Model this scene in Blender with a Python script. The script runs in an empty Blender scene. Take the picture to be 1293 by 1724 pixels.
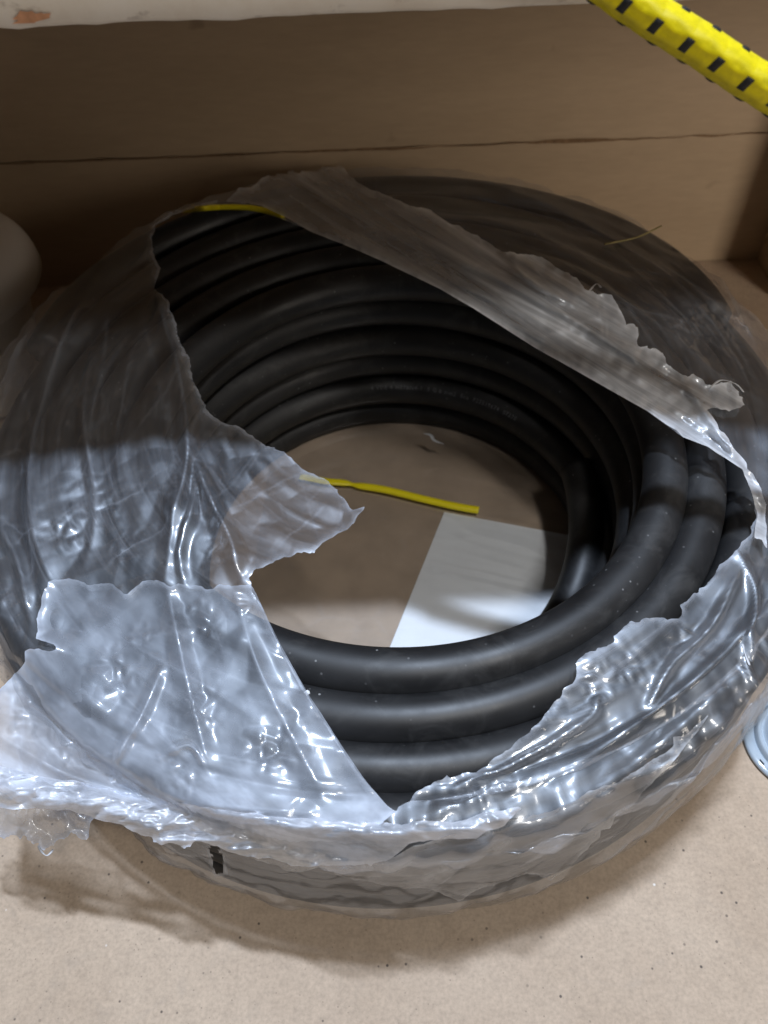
import bpy, bmesh, math, random
import numpy as np
from mathutils import Vector, Matrix

random.seed(7)
rng = np.random.default_rng(11)
S = bpy.context.scene
PI = math.pi

# ------------------------------------------------------------------ camera
CAM_H, PITCH, ROLL, FPX = 0.40, 51.0, 2.3, 1380.0
PW, PH = 1293.0, 1724.0
_p, _a = math.radians(PITCH), math.radians(ROLL)
FW = np.array([0, math.cos(_p), -math.sin(_p)])
_r = np.array([1.0, 0, 0]); _u = np.cross(_r, FW)
RT = math.cos(_a) * _r - math.sin(_a) * _u
UP = math.cos(_a) * _u + math.sin(_a) * _r
EYE = np.array([0, 0, CAM_H])
cd = bpy.data.cameras.new("camera")
cam = bpy.data.objects.new("camera", cd)
S.collection.objects.link(cam)
cam.matrix_world = Matrix(((RT[0], UP[0], -FW[0], 0), (RT[1], UP[1], -FW[1], 0), (RT[2], UP[2], -FW[2], CAM_H), (0, 0, 0, 1)))
cd.sensor_fit = 'HORIZONTAL'
cd.sensor_width = 5.25
cd.lens = 5.25 * FPX / PW
cd.clip_start, cd.clip_end = 0.005, 50
cd.dof.use_dof = True
cd.dof.focus_distance = 0.33
cd.dof.aperture_fstop = 2.4
S.camera = cam

# ------------------------------------------------------------------ light
S.view_settings.view_transform = 'Standard'
S.view_settings.look = 'None'
S.view_settings.exposure = 0.0
S.view_settings.gamma = 1.0
wd = bpy.data.worlds.new("World"); S.world = wd
wd.use_nodes = True
wd.node_tree.nodes["Background"].inputs[0].default_value = (1.0, 0.90, 0.78, 1)
wd.node_tree.nodes["Background"].inputs[1].default_value = 0.020


def lamp(name, loc, target, sx, sy, power, col):
    l = bpy.data.lights.new(name, 'AREA'); l.shape = 'RECTANGLE'
    l.size, l.size_y, l.energy, l.color = sx, sy, power, col
    o = bpy.data.objects.new(name, l); S.collection.objects.link(o)
    o.location = loc
    o.rotation_euler = (Vector(target) - Vector(loc)).to_track_quat('-Z', 'Y').to_euler()
    return o


lamp("ceiling_lamp", (0.55, -0.62, 2.25), (0, 0.25, 0), 0.14, 0.25, 21, (1.0, 0.97, 0.93))
lamp("ceiling_lamp", (0.12, 0.41, 2.3), (0, 0.2, 0), 0.14, 0.05, 60, (0.69, 0.81, 1.0))
al = lamp("side_fill", (0.80, -0.38, 0.52), (0.40, 0.57, 0.14), 0.25, 0.25, .70, (1.0, 0.90, 0.79))  # unseen warm fill, added for light bounced in from the right
al.data.spread = math.radians(62)

S.cycles.use_denoising = True
S.cycles.transparent_max_bounces = 24
S.cycles.max_bounces = 10
S.cycles.sample_clamp_indirect = 6.0

# ------------------------------------------------------------------ helpers
def unproj(x, y, z):
    x, y = np.asarray(x, float), np.asarray(y, float)
    d = FW + RT * ((x - PW / 2) / FPX)[..., None] - UP * ((y - PH / 2) / FPX)[..., None]
    t = (z - CAM_H) / d[..., 2]
    return EYE + d * t[..., None]


def at_depth(x, y, dist):
    d = FW + RT * ((x - PW / 2) / FPX) - UP * ((y - PH / 2) / FPX)
    return EYE + d * dist


def proj(P):
    v = P - EYE
    dz = v @ FW
    return PW / 2 + FPX * (v @ RT) / dz, PH / 2 - FPX * (v @ UP) / dz


def tag(o, label=None, cat=None, group=None, kind=None):
    if label: o['label'] = label
    if cat: o['category'] = cat
    if group: o['group'] = group
    if kind: o['kind'] = kind
    return o


def empty(name, loc, label, cat, group=None):
    o = bpy.data.objects.new(name, None); S.collection.objects.link(o)
    o.location = loc; o.empty_display_size = 0.02
    tag(o, label, cat, group)
    return o


def link(name, me, mat=None, parent=None, smooth=True):
    o = bpy.data.objects.new(name, me); S.collection.objects.link(o)
    if mat: me.materials.append(mat)
    if smooth:
        me.polygons.foreach_set('use_smooth', [True] * len(me.polygons))
    if parent:
        o.parent = parent
        o.matrix_parent_inverse = Matrix.Translation(-parent.location)
    return o


def mesh_np(name, V, F):
    me = bpy.data.meshes.new(name)
    V = np.asarray(V, np.float32); F = np.asarray(F, np.int32)
    n = F.shape[1]
    me.vertices.add(len(V)); me.vertices.foreach_set('co', V.ravel())
    me.loops.add(F.size); me.loops.foreach_set('vertex_index', F.ravel())
    me.polygons.add(len(F))
    me.polygons.foreach_set('loop_start', np.arange(0, F.size, n, dtype=np.int32))
    me.polygons.foreach_set('loop_total', np.full(len(F), n, np.int32))
    me.update(calc_edges=True); me.validate()
    return me


def tube_np(path, rad, n=24, closed=False, caps=True, flat=None):
    """path (m,3); rad scalar or (m,), optional flat=(a,b) cross-section scale; returns V, F"""
    path = np.asarray(path, float); m = len(path)
    rad = np.broadcast_to(np.asarray(rad, float), (m,))
    if closed:
        T = np.roll(path, -1, 0) - np.roll(path, 1, 0)
    else:
        T = np.gradient(path, axis=0)
    T /= np.linalg.norm(T, axis=1)[:, None]
    up = np.array([0, 0, 1.0])
    A = np.cross(T, up); A /= np.maximum(np.linalg.norm(A, axis=1), 1e-9)[:, None]
    B = np.cross(A, T)
    ph = np.linspace(0, 2 * PI, n, endpoint=False)
    ca, cb = (1, 1) if flat is None else flat
    ca = np.broadcast_to(np.asarray(ca, float), (m,)); cb = np.broadcast_to(np.asarray(cb, float), (m,))
    V = path[:, None] + (np.cos(ph)[None, :, None] * (rad * ca)[:, None, None] * A[:, None] + np.sin(ph)[None, :, None] * (rad * cb)[:, None, None] * B[:, None])
    V = V.reshape(-1, 3)
    i = np.arange(m if closed else m - 1)[:, None]; j = np.arange(n)[None]
    i2 = (i + 1) % m; j2 = (j + 1) % n
    F = np.stack([i * n + j, i * n + j2, i2 * n + j2, i2 * n + j], -1).reshape(-1, 4)
    if not closed and caps:
        c0, c1 = len(V), len(V) + 1
        V = np.vstack([V, path[0], path[-1]])
        k = np.arange(n); k2 = (k + 1) % n
        cap0 = np.stack([np.full(n, c0), k2, k, np.full(n, c0)], -1)
        cap1 = np.stack([np.full(n, c1), (m - 1) * n + k, (m - 1) * n + k2, np.full(n, c1)], -1)
        return V, F, (cap0[:, :3], cap1[:, :3])
    return V, F, None


def tube(name, path, rad, mat, parent=None, n=24, closed=False, flat=None):
    V, F, caps = tube_np(path, rad, n, closed, True, flat)
    me = bpy.data.meshes.new(name)
    faces = F.tolist()
    if caps:
        faces += caps[0].tolist() + caps[1].tolist()
    me.from_pydata(V.tolist(), [], faces); me.update()
    return link(name, me, mat, parent)


def box(name, lo, hi, mat, parent=None, bevel=0.001, smooth=False):
    bm = bmesh.new()
    bmesh.ops.create_cube(bm, size=1)
    for v in bm.verts:
        for k in range(3):
            v.co[k] = lo[k] + (v.co[k] + .5) * (hi[k] - lo[k])
    if bevel:
        bmesh.ops.bevel(bm, geom=bm.edges[:], offset=bevel, segments=2, affect='EDGES', profile=.6)
    me = bpy.data.meshes.new(name); bm.to_mesh(me); bm.free()
    return link(name, me, mat, parent, smooth)


def lathe(name, prof, centre, mat, parent=None, n=72):
    prof = np.asarray(prof, float); m = len(prof)
    th = np.linspace(0, 2 * PI, n, endpoint=False)
    V = np.stack([centre[0] + prof[:, None, 0] * np.cos(th), centre[1] + prof[:, None, 0] * np.sin(th), np.broadcast_to(centre[2] + prof[:, None, 1], (m, n))], -1).reshape(-1, 3)
    i = np.arange(m - 1)[:, None]; j = np.arange(n)[None]; j2 = (j + 1) % n
    F = np.stack([i * n + j, i * n + j2, (i + 1) * n + j2, (i + 1) * n + j], -1).reshape(-1, 4)
    return link(name, mesh_np(name, V, F), mat, parent)


def smooth_path(pts, n):
    pts = np.asarray(pts, float); m = len(pts)
    P = np.vstack([2 * pts[0] - pts[1], pts, 2 * pts[-1] - pts[-2]])
    out = []
    for s in np.linspace(0, m - 1 - 1e-6, n):
        i = int(s); t = s - i
        p0, p1, p2, p3 = P[i], P[i + 1], P[i + 2], P[i + 3]
        out.append(.5 * ((2 * p1) + (p2 - p0) * t + (2 * p0 - 5 * p1 + 4 * p2 - p3) * t * t + (3 * p1 - p0 - 3 * p2 + p3) * t ** 3))
    return np.array(out)


# numpy noise
_perm = rng.permutation(4096)
_g = rng.uniform(-1, 1, 4096)


def vnoise(x, y, seed=0):
    xi, yi = np.floor(x).astype(np.int64), np.floor(y).astype(np.int64)
    fx, fy = x - xi, y - yi
    fx = fx * fx * fx * (fx * (fx * 6 - 15) + 10); fy = fy * fy * fy * (fy * (fy * 6 - 15) + 10)
    def h(a, b): return _g[_perm[(a + _perm[(b + seed * 131) & 4095]) & 4095]]
    return (h(xi, yi) * (1 - fx) + h(xi + 1, yi) * fx) * (1 - fy) + (h(xi, yi + 1) * (1 - fx) + h(xi + 1, yi + 1) * fx) * fy


def fbm(x, y, seed=0, o=4):
    s, a = 0, 1.0
    for k in range(o):
        s = s + a * vnoise(x * 2 ** k + 17 * k, y * 2 ** k - 9 * k, seed + k); a *= .5
    return s


def ridged(x, y, seed=0, o=3):
    s, a = 0, 1.0
    for k in range(o):
        s = s + a * (1 - np.abs(vnoise(x * 2 ** k + 7 * k, y * 2 ** k + 3 * k, seed + k)) * 2); a *= .5
    return s


def crumple(x, y, seed=0):
    """piecewise planar facets: folds like crushed film (min / max of tilted planes per cell)"""
    r = np.random.default_rng(seed + 50)
    xi, yi = np.floor(x), np.floor(y)
    f1 = np.full(x.shape, 9.0); f2 = np.full(x.shape, 9.0); h1 = np.zeros(x.shape)
    for dx in (-1, 0, 1):
        for dy in (-1, 0, 1):
            cx, cy = (xi + dx).astype(np.int64), (yi + dy).astype(np.int64)
            a = _g[_perm[(cx + _perm[(cy + seed * 77) & 4095]) & 4095]]
            b = _g[_perm[(cx + 501 + _perm[(cy + 91 + seed * 77) & 4095]) & 4095]]
            c = _g[_perm[(cx + 901 + _perm[(cy + 291 + seed * 77) & 4095]) & 4095]]
            d = np.hypot(x - cx - .5 - a * .45, y - cy - .5 - b * .45)
            n1 = d < f1
            f2 = np.where(n1, f1, np.minimum(f2, d)); h1 = np.where(n1, c, h1); f1 = np.where(n1, d, f1)
    return (f2 - f1), h1


# ------------------------------------------------------------------ materials
class NT:
    def __init__(s, name):
        s.m = bpy.data.materials.new(name); s.m.use_nodes = True
        s.t = s.m.node_tree; s.t.nodes.clear()
        s.out = s.n('ShaderNodeOutputMaterial')

    def n(s, t, **kw):
        nd = s.t.nodes.new(t)
        for k, v in kw.items():
            if k.startswith('i_'):
                key = k[2:]
                nd.inputs[int(key) if key.isdigit() else key.replace('_', ' ')].default_value = v
            else:
                setattr(nd, k, v)
        return nd

    def l(s, a, b, ao=0, bi=0):
        s.t.links.new(a.outputs[ao], b.inputs[bi])

    def ramp(s, src, stops, ao=0):
        r = s.n('ShaderNodeValToRGB')
        e = r.color_ramp.elements
        while len(e) < len(stops): e.new(0.5)
        for k, (p, c) in enumerate(stops):
            e[k].position = p
            e[k].color = c if len(c) == 4 else (*c, 1)
        s.l(src, r, ao, 0)
        return r

    def math(s, op, a, b=None, clamp=False):
        m = s.n('ShaderNodeMath', operation=op); m.use_clamp = clamp
        for k, v in enumerate((a, b)):
            if v is None: continue
            if isinstance(v, (int, float)): m.inputs[k].default_value = v
            elif isinstance(v, tuple): s.t.links.new(v[0].outputs[v[1]], m.inputs[k])
            else: s.l(v, m, 0, k)
        return m

    def mix(s, f, a, b, blend='MIX'):
        m = s.n('ShaderNodeMix', data_type='RGBA', blend_type=blend)
        for idx, v in ((0, f), (6, a), (7, b)):
            if isinstance(v, (int, float)): m.inputs[idx].default_value = v
            elif isinstance(v, tuple): m.inputs[idx].default_value = v if len(v) == 4 else (*v, 1)
            else: s.l(v, m, 0 if v.bl_idname != 'ShaderNodeMix' else 2, idx)
        return m


def mixout(m): return (m, 2)


def grey(v): return (v, v, v, 1)


def mat_floor():
    t = NT('chipboard')
    tc = t.n('ShaderNodeTexCoord')
    n1 = t.n('ShaderNodeTexNoise', i_Scale=9.0, i_Detail=6.0, i_Roughness=.65); t.l(tc, n1, 3)
    n2 = t.n('ShaderNodeTexNoise', i_Scale=170.0, i_Detail=4.0, i_Roughness=.7); t.l(tc, n2, 3)
    n3 = t.n('ShaderNodeTexNoise', i_Scale=620.0, i_Detail=3.0, i_Roughness=.6); t.l(tc, n3, 3)
    base = t.ramp(n1, [(.25, (.400, .298, .212)), (.5, (.460, .352, .258)), (.75, (.525, .41, .305))])
    mid = t.ramp(n2, [(.3, grey(.90)), (.5, grey(1.0)), (.72, grey(1.07))])
    m1 = t.mix(1.0, base, mid, 'MULTIPLY')
    fine = t.ramp(n3, [(.3, grey(.86)), (.5, grey(.99)), (.7, grey(1.09))])
    m2 = t.mix(1.0, m1, fine, 'MULTIPLY')
    v = t.n('ShaderNodeTexVoronoi', i_Scale=210.0, feature='F1'); t.l(tc, v, 3)
    sp = t.ramp(v, [(.0, grey(1)), (.09, grey(.9)), (.16, grey(0))])
    gate = t.ramp(v, [(.0, grey(0)), (.66, grey(0)), (.76, grey(1))], 1)
    spk = t.mix(1.0, sp, gate, 'MULTIPLY')
    m3 = t.mix(0.0, m2, (.09, .07, .055)); t.t.links.new(spk.outputs[2], m3.inputs[0])
    v2 = t.n('ShaderNodeTexVoronoi', i_Scale=120.0, feature='F1'); t.l(tc, v2, 3)
    sp2 = t.ramp(v2, [(.0, grey(.9)), (.05, grey(.7)), (.09, grey(0))])
    gate2 = t.ramp(v2, [(.0, grey(0)), (.8, grey(0)), (.86, grey(1))], 1)
    spk2 = t.mix(1.0, sp2, gate2, 'MULTIPLY')
    m4 = t.mix(0.0, m3, (.85, .82, .78)); t.t.links.new(spk2.outputs[2], m4.inputs[0])
    v3 = t.n('ShaderNodeTexVoronoi', i_Scale=480.0, feature='F1'); t.l(tc, v3, 3)
    sp3 = t.ramp(v3, [(.0, grey(.7)), (.12, grey(.5)), (.2, grey(0))])
    gate3 = t.ramp(v3, [(.0, grey(0)), (.70, grey(0)), (.80, grey(1))], 1)
    spk3 = t.mix(1.0, sp3, gate3, 'MULTIPLY')
    m5 = t.mix(0.0, m4, (.17, .125, .09)); t.t.links.new(spk3.outputs[2], m5.inputs[0])
    n5 = t.n('ShaderNodeTexNoise', i_Scale=26.0, i_Detail=5.0, i_Roughness=.7, i_Distortion=1.5); t.l(tc, n5, 3)
    st = t.ramp(n5, [(.56, grey(0)), (.72, grey(.35))])
    m4 = t.mix(0.0, m5, (.33, .27, .215)); t.l(st, m4, 0, 0)
    b = t.n('ShaderNodeBsdfPrincipled', i_Roughness=.62)
    t.t.links.new(m4.outputs[2], b.inputs['Base Color'])
    b.inputs['Specular IOR Level'].default_value = .3
    bp = t.n('ShaderNodeBump', i_Strength=.25, i_Distance=.001)
    t.l(n2, bp, 0, 2); t.l(bp, b, 0, 'Normal'); t.l(b, t.out)
    return t.m


def mat_wall():
    t = NT('stained_plywood')
    tc = t.n('ShaderNodeTexCoord')
    mp = t.n('ShaderNodeMapping'); mp.inputs['Scale'].default_value = (1.2, 1, 6); t.l(tc, mp, 3)
    n1 = t.n('ShaderNodeTexNoise', i_Scale=5.0, i_Detail=8.0, i_Roughness=.6); t.l(mp, n1)
    n2 = t.n('ShaderNodeTexNoise', i_Scale=60.0, i_Detail=4.0); t.l(mp, n2)
    base = t.ramp(n1, [(.3, (.40, .295, .19)), (.7, (.45, .335, .22))])
    f = t.ramp(n2, [(.3, grey(.95)), (.7, grey(1.03))])
    m = t.mix(1.0, base, f, 'MULTIPLY')
    n3 = t.n('ShaderNodeTexNoise', i_Scale=38.0, i_Detail=2.0); t.l(tc, n3, 3)
    sp = t.ramp(n3, [(.70, grey(0)), (.78, grey(.5))])
    m2 = t.mix(0.0, m, (.12, .07, .04)); t.l(sp, m2, 0, 0)
    b = t.n('ShaderNodeBsdfPrincipled', i_Roughness=.6); t.t.links.new(m2.outputs[2], b.inputs['Base Color'])
    t.l(b, t.out)
    return t.m


def mat_edge():
    t = NT('chipped_cream_paint')
    tc = t.n('ShaderNodeTexCoord')
    n1 = t.n('ShaderNodeTexNoise', i_Scale=40.0, i_Detail=6.0, i_Roughness=.7); t.l(tc, n1, 3)
    mp = t.n('ShaderNodeMapping'); mp.inputs['Scale'].default_value = (60, 1, 130); t.l(tc, mp, 3)
    n2 = t.n('ShaderNodeTexNoise', i_Scale=1.0, i_Detail=5.0, i_Roughness=.65); t.l(mp, n2)
    base = t.ramp(n1, [(.3, (.74, .65, .53)), (.55, (.82, .75, .64)), (.75, (.85, .79, .70))])
    dark = t.ramp(n2, [(.60, grey(0)), (.70, grey(.55))])
    m = t.mix(0.0, base, (.28, .22, .17)); t.l(dark, m, 0, 0)
    b = t.n('ShaderNodeBsdfPrincipled', i_Roughness=.55); t.t.links.new(m.outputs[2], b.inputs['Base Color'])
    bp = t.n('ShaderNodeBump', i_Strength=.3, i_Distance=.001); t.l(n2, bp, 0, 2); t.l(bp, b, 0, 'Normal')
    t.l(b, t.out)
    return t.m


def mat_plain(name, col, rough=.5, spec=.5, var=.1, scale=80, trans=0, bump=0.0):
    t = NT(name)
    tc = t.n('ShaderNodeTexCoord')
    n1 = t.n('ShaderNodeTexNoise', i_Scale=float(scale), i_Detail=5.0, i_Roughness=.6); t.l(tc, n1, 3)
    c = np.array(col)
    base = t.ramp(n1, [(.3, tuple(c * (1 - var))), (.7, tuple(np.minimum(c * (1 + var), 1)))])
    b = t.n('ShaderNodeBsdfPrincipled', i_Roughness=rough); t.l(base, b, 0, 'Base Color')
    b.inputs['Specular IOR Level'].default_value = spec
    if trans: b.inputs['Transmission Weight'].default_value = trans
    if bump:
        bp = t.n('ShaderNodeBump', i_Strength=bump, i_Distance=.0006); t.l(n1, bp, 0, 2); t.l(bp, b, 0, 'Normal')
    t.l(b, t.out)
    return t.m


def mat_cable():
    t = NT('black_rubber')
    tc = t.n('ShaderNodeTexCoord')
    n1 = t.n('ShaderNodeTexNoise', i_Scale=22.0, i_Detail=6.0, i_Roughness=.65); t.l(tc, n1, 3)
    n2 = t.n('ShaderNodeTexNoise', i_Scale=900.0, i_Detail=2.0); t.l(tc, n2, 3)
    base = t.ramp(n1, [(.35, (.0085, .0085, .009)), (.7, (.018, .018, .019))])
    # dust specks
    v = t.n('ShaderNodeTexVoronoi', i_Scale=260.0, feature='F1'); t.l(tc, v, 3)
    sp = t.ramp(v, [(.0, grey(1)), (.10, grey(.7)), (.15, grey(0))])
    gate = t.ramp(v, [(.0, grey(0)), (.62, grey(0)), (.92, grey(.75))], 1)
    spk = t.mix(1.0, sp, gate, 'MULTIPLY')
    dz = t.ramp(n1, [(.40, grey(.15)), (.60, grey(1))])
    spk2 = t.mix(1.0, spk, dz, 'MULTIPLY')
    n3 = t.n('ShaderNodeTexNoise', i_Scale=55.0, i_Detail=7.0, i_Roughness=.72, i_Distortion=.8); t.l(tc, n3, 3)
    sm = t.ramp(n3, [(.50, grey(0)), (.72, grey(.55))])
    base2 = t.mix(0.0, base, (.058, .057, .056)); t.l(sm, base2, 0, 0)
    m = t.mix(0.0, base2, (.42, .42, .42)); t.t.links.new(spk2.outputs[2], m.inputs[0])
    rr = t.ramp(n1, [(.3, grey(.42)), (.7, grey(.60))])
    b = t.n('ShaderNodeBsdfPrincipled'); t.t.links.new(m.outputs[2], b.inputs['Base Color'])
    t.l(rr, b, 0, 'Roughness')
    b.inputs['Specular IOR Level'].default_value = .52
    bp = t.n('ShaderNodeBump', i_Strength=.05, i_Distance=.0005); t.l(n2, bp, 0, 2); t.l(bp, b, 0, 'Normal')
    t.l(b, t.out)
    return t.m


def mat_film(name, cover=.16, tint=(.86, .90, .97), streak=(14, 260), bump=.5, gloss=1.0, rough=.15, sheen=.05):
    """clear polythene: mostly see-through, thin milky scatter, whitened where it is torn or creased"""
    t = NT(name)
    uv = t.n('ShaderNodeUVMap', uv_map='flow')
    ed = t.n('ShaderNodeAttribute', attribute_name='edge')
    mk = t.n('ShaderNodeAttribute', attribute_name='milk')
    mp = t.n('ShaderNodeMapping'); mp.inputs['Scale'].default_value = (streak[0], streak[1], 1); t.l(uv, mp)
    n1 = t.n('ShaderNodeTexNoise', i_Scale=1.0, i_Detail=5.0, i_Roughness=.6, i_Distortion=.6); t.l(mp, n1)
    mp2 = t.n('ShaderNodeMapping'); mp2.inputs['Scale'].default_value = (90, 90, 1); t.l(uv, mp2)
    wn = t.n('ShaderNodeTexNoise', i_Scale=.7, i_Detail=3.0); t.l(mp2, wn)
    wmix = t.mix(.5, wn, wn); t.t.links.new(mp2.outputs[0], wmix.inputs[6]); t.l(wn, wmix, 1, 7)
    vo = t.n('ShaderNodeTexVoronoi', feature='DISTANCE_TO_EDGE', i_Scale=.8); t.t.links.new(wmix.outputs[2], vo.inputs['Vector'])
    crz = t.ramp(vo, [(.0, grey(1)), (.02, grey(.35)), (.06, grey(0))])
    mpm = t.n('ShaderNodeMapping'); mpm.inputs['Scale'].default_value = (55, 55, 1); t.l(uv, mpm)
    nm = t.n('ShaderNodeTexNoise', i_Scale=1.0, i_Detail=2.0); t.l(mpm, nm)
    mask = t.ramp(nm, [(.48, grey(0)), (.68, grey(1))])
    crease = t.math('MULTIPLY', crz, mask)
    mp3 = t.n('ShaderNodeMapping'); mp3.inputs['Scale'].default_value = (330, 330, 1); t.l(uv, mp3)
    n3 = t.n('ShaderNodeTexNoise', i_Scale=1.0, i_Detail=3.0, i_Roughness=.55, i_Distortion=1.2); t.l(mp3, n3)
    # coverage
    c1 = t.ramp(n1, [(.36, grey(.25)), (.56, grey(.8)), (.66, grey(1.5)), (.78, grey(2.8))])
    cov = t.math('MULTIPLY', c1, cover)
    cov = t.math('MULTIPLY', cov, (mk, 2))
    crm = t.math('MULTIPLY', crease, .05)
    crm = t.math('MULTIPLY', crm, (mk, 2))
    cov = t.math('ADD', cov, crm)
    lw = t.n('ShaderNodeLayerWeight', i_Blend=.35)
    fac = t.math('MULTIPLY', (lw, 1), .03)
    cov = t.math('ADD', cov, fac)
    e2 = t.math('MULTIPLY', (ed, 2), .5)
    cov = t.math('ADD', cov, e2, True)
    h = t.math('MULTIPLY', n1, 1.0)
    h2 = t.math('MULTIPLY', crease, .4)
    h3 = t.math('MULTIPLY', t.math('MULTIPLY', n3, .30), mask)
    mp4 = t.n('ShaderNodeMapping'); mp4.inputs['Scale'].default_value = (900, 900, 1); t.l(uv, mp4)
    n4 = t.n('ShaderNodeTexNoise', i_Scale=1.0, i_Detail=4.0, i_Roughness=.7, i_Distortion=.8); t.l(mp4, n4)
    h4 = t.math('MULTIPLY', n4, .16)
    h = t.math('ADD', h, h2); h = t.math('ADD', h, h3); h = t.math('ADD', h, h4)
    bp = t.n('ShaderNodeBump', i_Strength=bump, i_Distance=.0012); t.l(h, bp, 0, 2)
    tr = t.n('ShaderNodeBsdfTransparent'); tr.inputs[0].default_value = (.97, .975, .98, 1)
    df = t.n('ShaderNodeBsdfDiffuse'); df.inputs[0].default_value = (*tint, 1); t.l(bp, df, 0, 'Normal')
    tl = t.n('ShaderNodeBsdfTranslucent'); tl.inputs[0].default_value = (*tint, 1); t.l(bp, tl, 0, 'Normal')
    sc = t.n('ShaderNodeMixShader', i_0=.35); t.l(df, sc, 0, 1); t.l(tl, sc, 0, 2)
    a = t.n('ShaderNodeMixShader'); t.l(cov, a, 0, 0); t.l(tr, a, 0, 1); t.l(sc, a, 0, 2)
    g2 = t.n('ShaderNodeBsdfGlossy', i_Roughness=.5); g2.inputs[0].default_value = (.86, .92, 1, 1); t.l(bp, g2, 0, 'Normal')
    a2 = t.n('ShaderNodeMixShader'); t.l(t.math('MULTIPLY', t.math('MINIMUM', (mk, 2), 1.0), sheen), a2, 0, 0); t.l(a, a2, 0, 1); t.l(g2, a2, 0, 2)
    gl = t.n('ShaderNodeBsdfGlossy', i_Roughness=rough); gl.inputs[0].default_value = (1, 1, 1, 1); t.l(bp, gl, 0, 'Normal')
    fr = t.n('ShaderNodeFresnel', i_IOR=1.42)
    ff = t.math('MINIMUM', t.math('MULTIPLY', fr, 1.3 * gloss), .13)
    b = t.n('ShaderNodeMixShader'); t.l(ff, b, 0, 0); t.l(a2, b, 0, 1); t.l(gl, b, 0, 2)
    t.l(b, t.out)
    return t.m


M_floor, M_wall, M_edge, M_cable = mat_floor(), mat_wall(), mat_edge(), mat_cable()
M_film = mat_film('clear_polythene', .030, sheen=.105, tint=(.82, .88, 1.0), bump=.3)
M_flap = mat_film('crumpled_polythene', .46, sheen=.07, tint=(.80, .87, 1.0), streak=(13, 24), bump=.3)
M_lip = mat_film('bunched_polythene', .62, sheen=.16, tint=(.84, .88, .97), streak=(40, 160), bump=.35, rough=.16)
M_strip = mat_film('folded_polythene', .27, sheen=.12, tint=(.88, .90, .94), streak=(12, 200), bump=.3)
M_clear = mat_film('shrink_film', .02, sheen=.02, streak=(18, 300), bump=.4)
M_yellow = mat_plain('yellow_plastic', (.80, .68, .01), .35, .5, .04, 120)
M_kraft = mat_plain('brown_kraft_board', (.36, .275, .20), .7, .3, .12, 45, bump=.2)
M_paper = mat_plain('white_paper', (.74, .76, .78), .5, .4, .03, 60)
M_under = mat_plain('raw_board', (.34, .25, .16), .7, .3, .1, 20)
M_stain = mat_plain('orange_stain', (.52, .26, .14), .6, .3, .35, 160)
M_black = mat_plain('black_marks', (.012, .012, .012), .5, .4, .2, 80)
M_print = mat_plain('grey_ink', (.17, .17, .18), .6, .3, .4, 700)
M_flake = mat_plain('cloudy_flake', (.55, .56, .58), .4, .5, .2, 300)
M_rope = mat_plain('yellow_braid', (.66, .55, .0), .45, .4, .16, 300, bump=.25)
M_dirt = mat_plain('dark_dirt', (.20, .125, .07), .9, .1, .4, 200)
M_straw = mat_plain('dry_straw', (.30, .25, .10), .7, .3, .2, 200)

# ------------------------------------------------------------------ setting
WALL_Y = 0.575
SHELF_Y = 0.274
SHELF_Z = 0.3018
g = bpy.data.meshes.new('floor')
g.from_pydata([(-3, -3, 0), (3, -3, 0), (3, WALL_Y + .3, 0), (-3, WALL_Y + .3, 0)], [], [(0, 1, 2, 3)])
tag(link('floor', g, M_floor, None, False), 'beige speckled chipboard floor under the cable coil', kind='structure')

# back wall: two boards with a dirty joint
w_z = float(at_depth(650, 250, 1)[2]); dd = at_depth(650, 250, 1) - EYE
seam_z = CAM_H + dd[2] / dd[1] * WALL_Y
wall = bpy.data.objects.new('wall', None); S.collection.objects.link(wall); wall['kind'] = 'structure'
wall['label'] = 'brown plywood back wall of two boards with a dark joint'


def rough_board(name, x0, x1, z0, z1, y, rough_top, mat):
    n = 240
    xs = np.linspace(x0, x1, n)
    j = .0007 * fbm(xs * 40, xs * 0 + 3.3, 5 if rough_top else 9) + .0004 * fbm(xs * 240, xs * 0, 12)
    V, F = [], []
    for k in range(n):
        a = z0 + (0 if rough_top else j[k]); b = z1 + (j[k] if rough_top else 0)
        if rough_top:
            V += [(xs[k], y, a), (xs[k], y, b - .0003), (xs[k], y + .0003, b), (xs[k], y + .018, b)]
        else:
            V += [(xs[k], y + .018, a), (xs[k], y + .0003, a), (xs[k], y, a + .0003), (xs[k], y, b)]
    for k in range(n - 1):
        for q in range(3):
            F.append((k * 4 + q, (k + 1) * 4 + q, (k + 1) * 4 + q + 1, k * 4 + q + 1))
    me = bpy.data.meshes.new(name); me.from_pydata(V, [], F); me.update()
    return link(name, me, mat, wall, False)


rough_board('board', -1.6, 1.6, 0.0005, seam_z - .0002, WALL_Y, True, M_wall)
rough_board('board', -1.6, 1.6, seam_z + .0002, .9, WALL_Y + .0006, False, M_wall)
box('light_block', (-1.6, WALL_Y + .0195, -.02), (1.6, WALL_Y + .03, .92), M_under, wall, 0)  # unseen panel added to stop light leaking through the board gaps
xs = np.linspace(-.9, .9, 900)
wd_ = .0003 + .0016 * np.clip(fbm(xs * 14, xs * 0, 90, 4) + .25, 0, 1.4) * np.clip(.35 + xs * 1.6, .12, 1)
cz_ = seam_z + .0005 * fbm(xs * 60, xs * 0, 91, 3)
V = [(x, WALL_Y - .0004, c + w_) for x, c, w_ in zip(xs, cz_, wd_)] + [(x, WALL_Y - .0004, c - w_) for x, c, w_ in zip(xs, cz_, wd_)]
me = bpy.data.meshes.new('joint_dirt'); me.from_pydata(V, [], [(k, k + 900, k + 901, k + 1) for k in range(899)]); me.update()
link('joint_dirt', me, M_dirt, wall, False)

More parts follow.
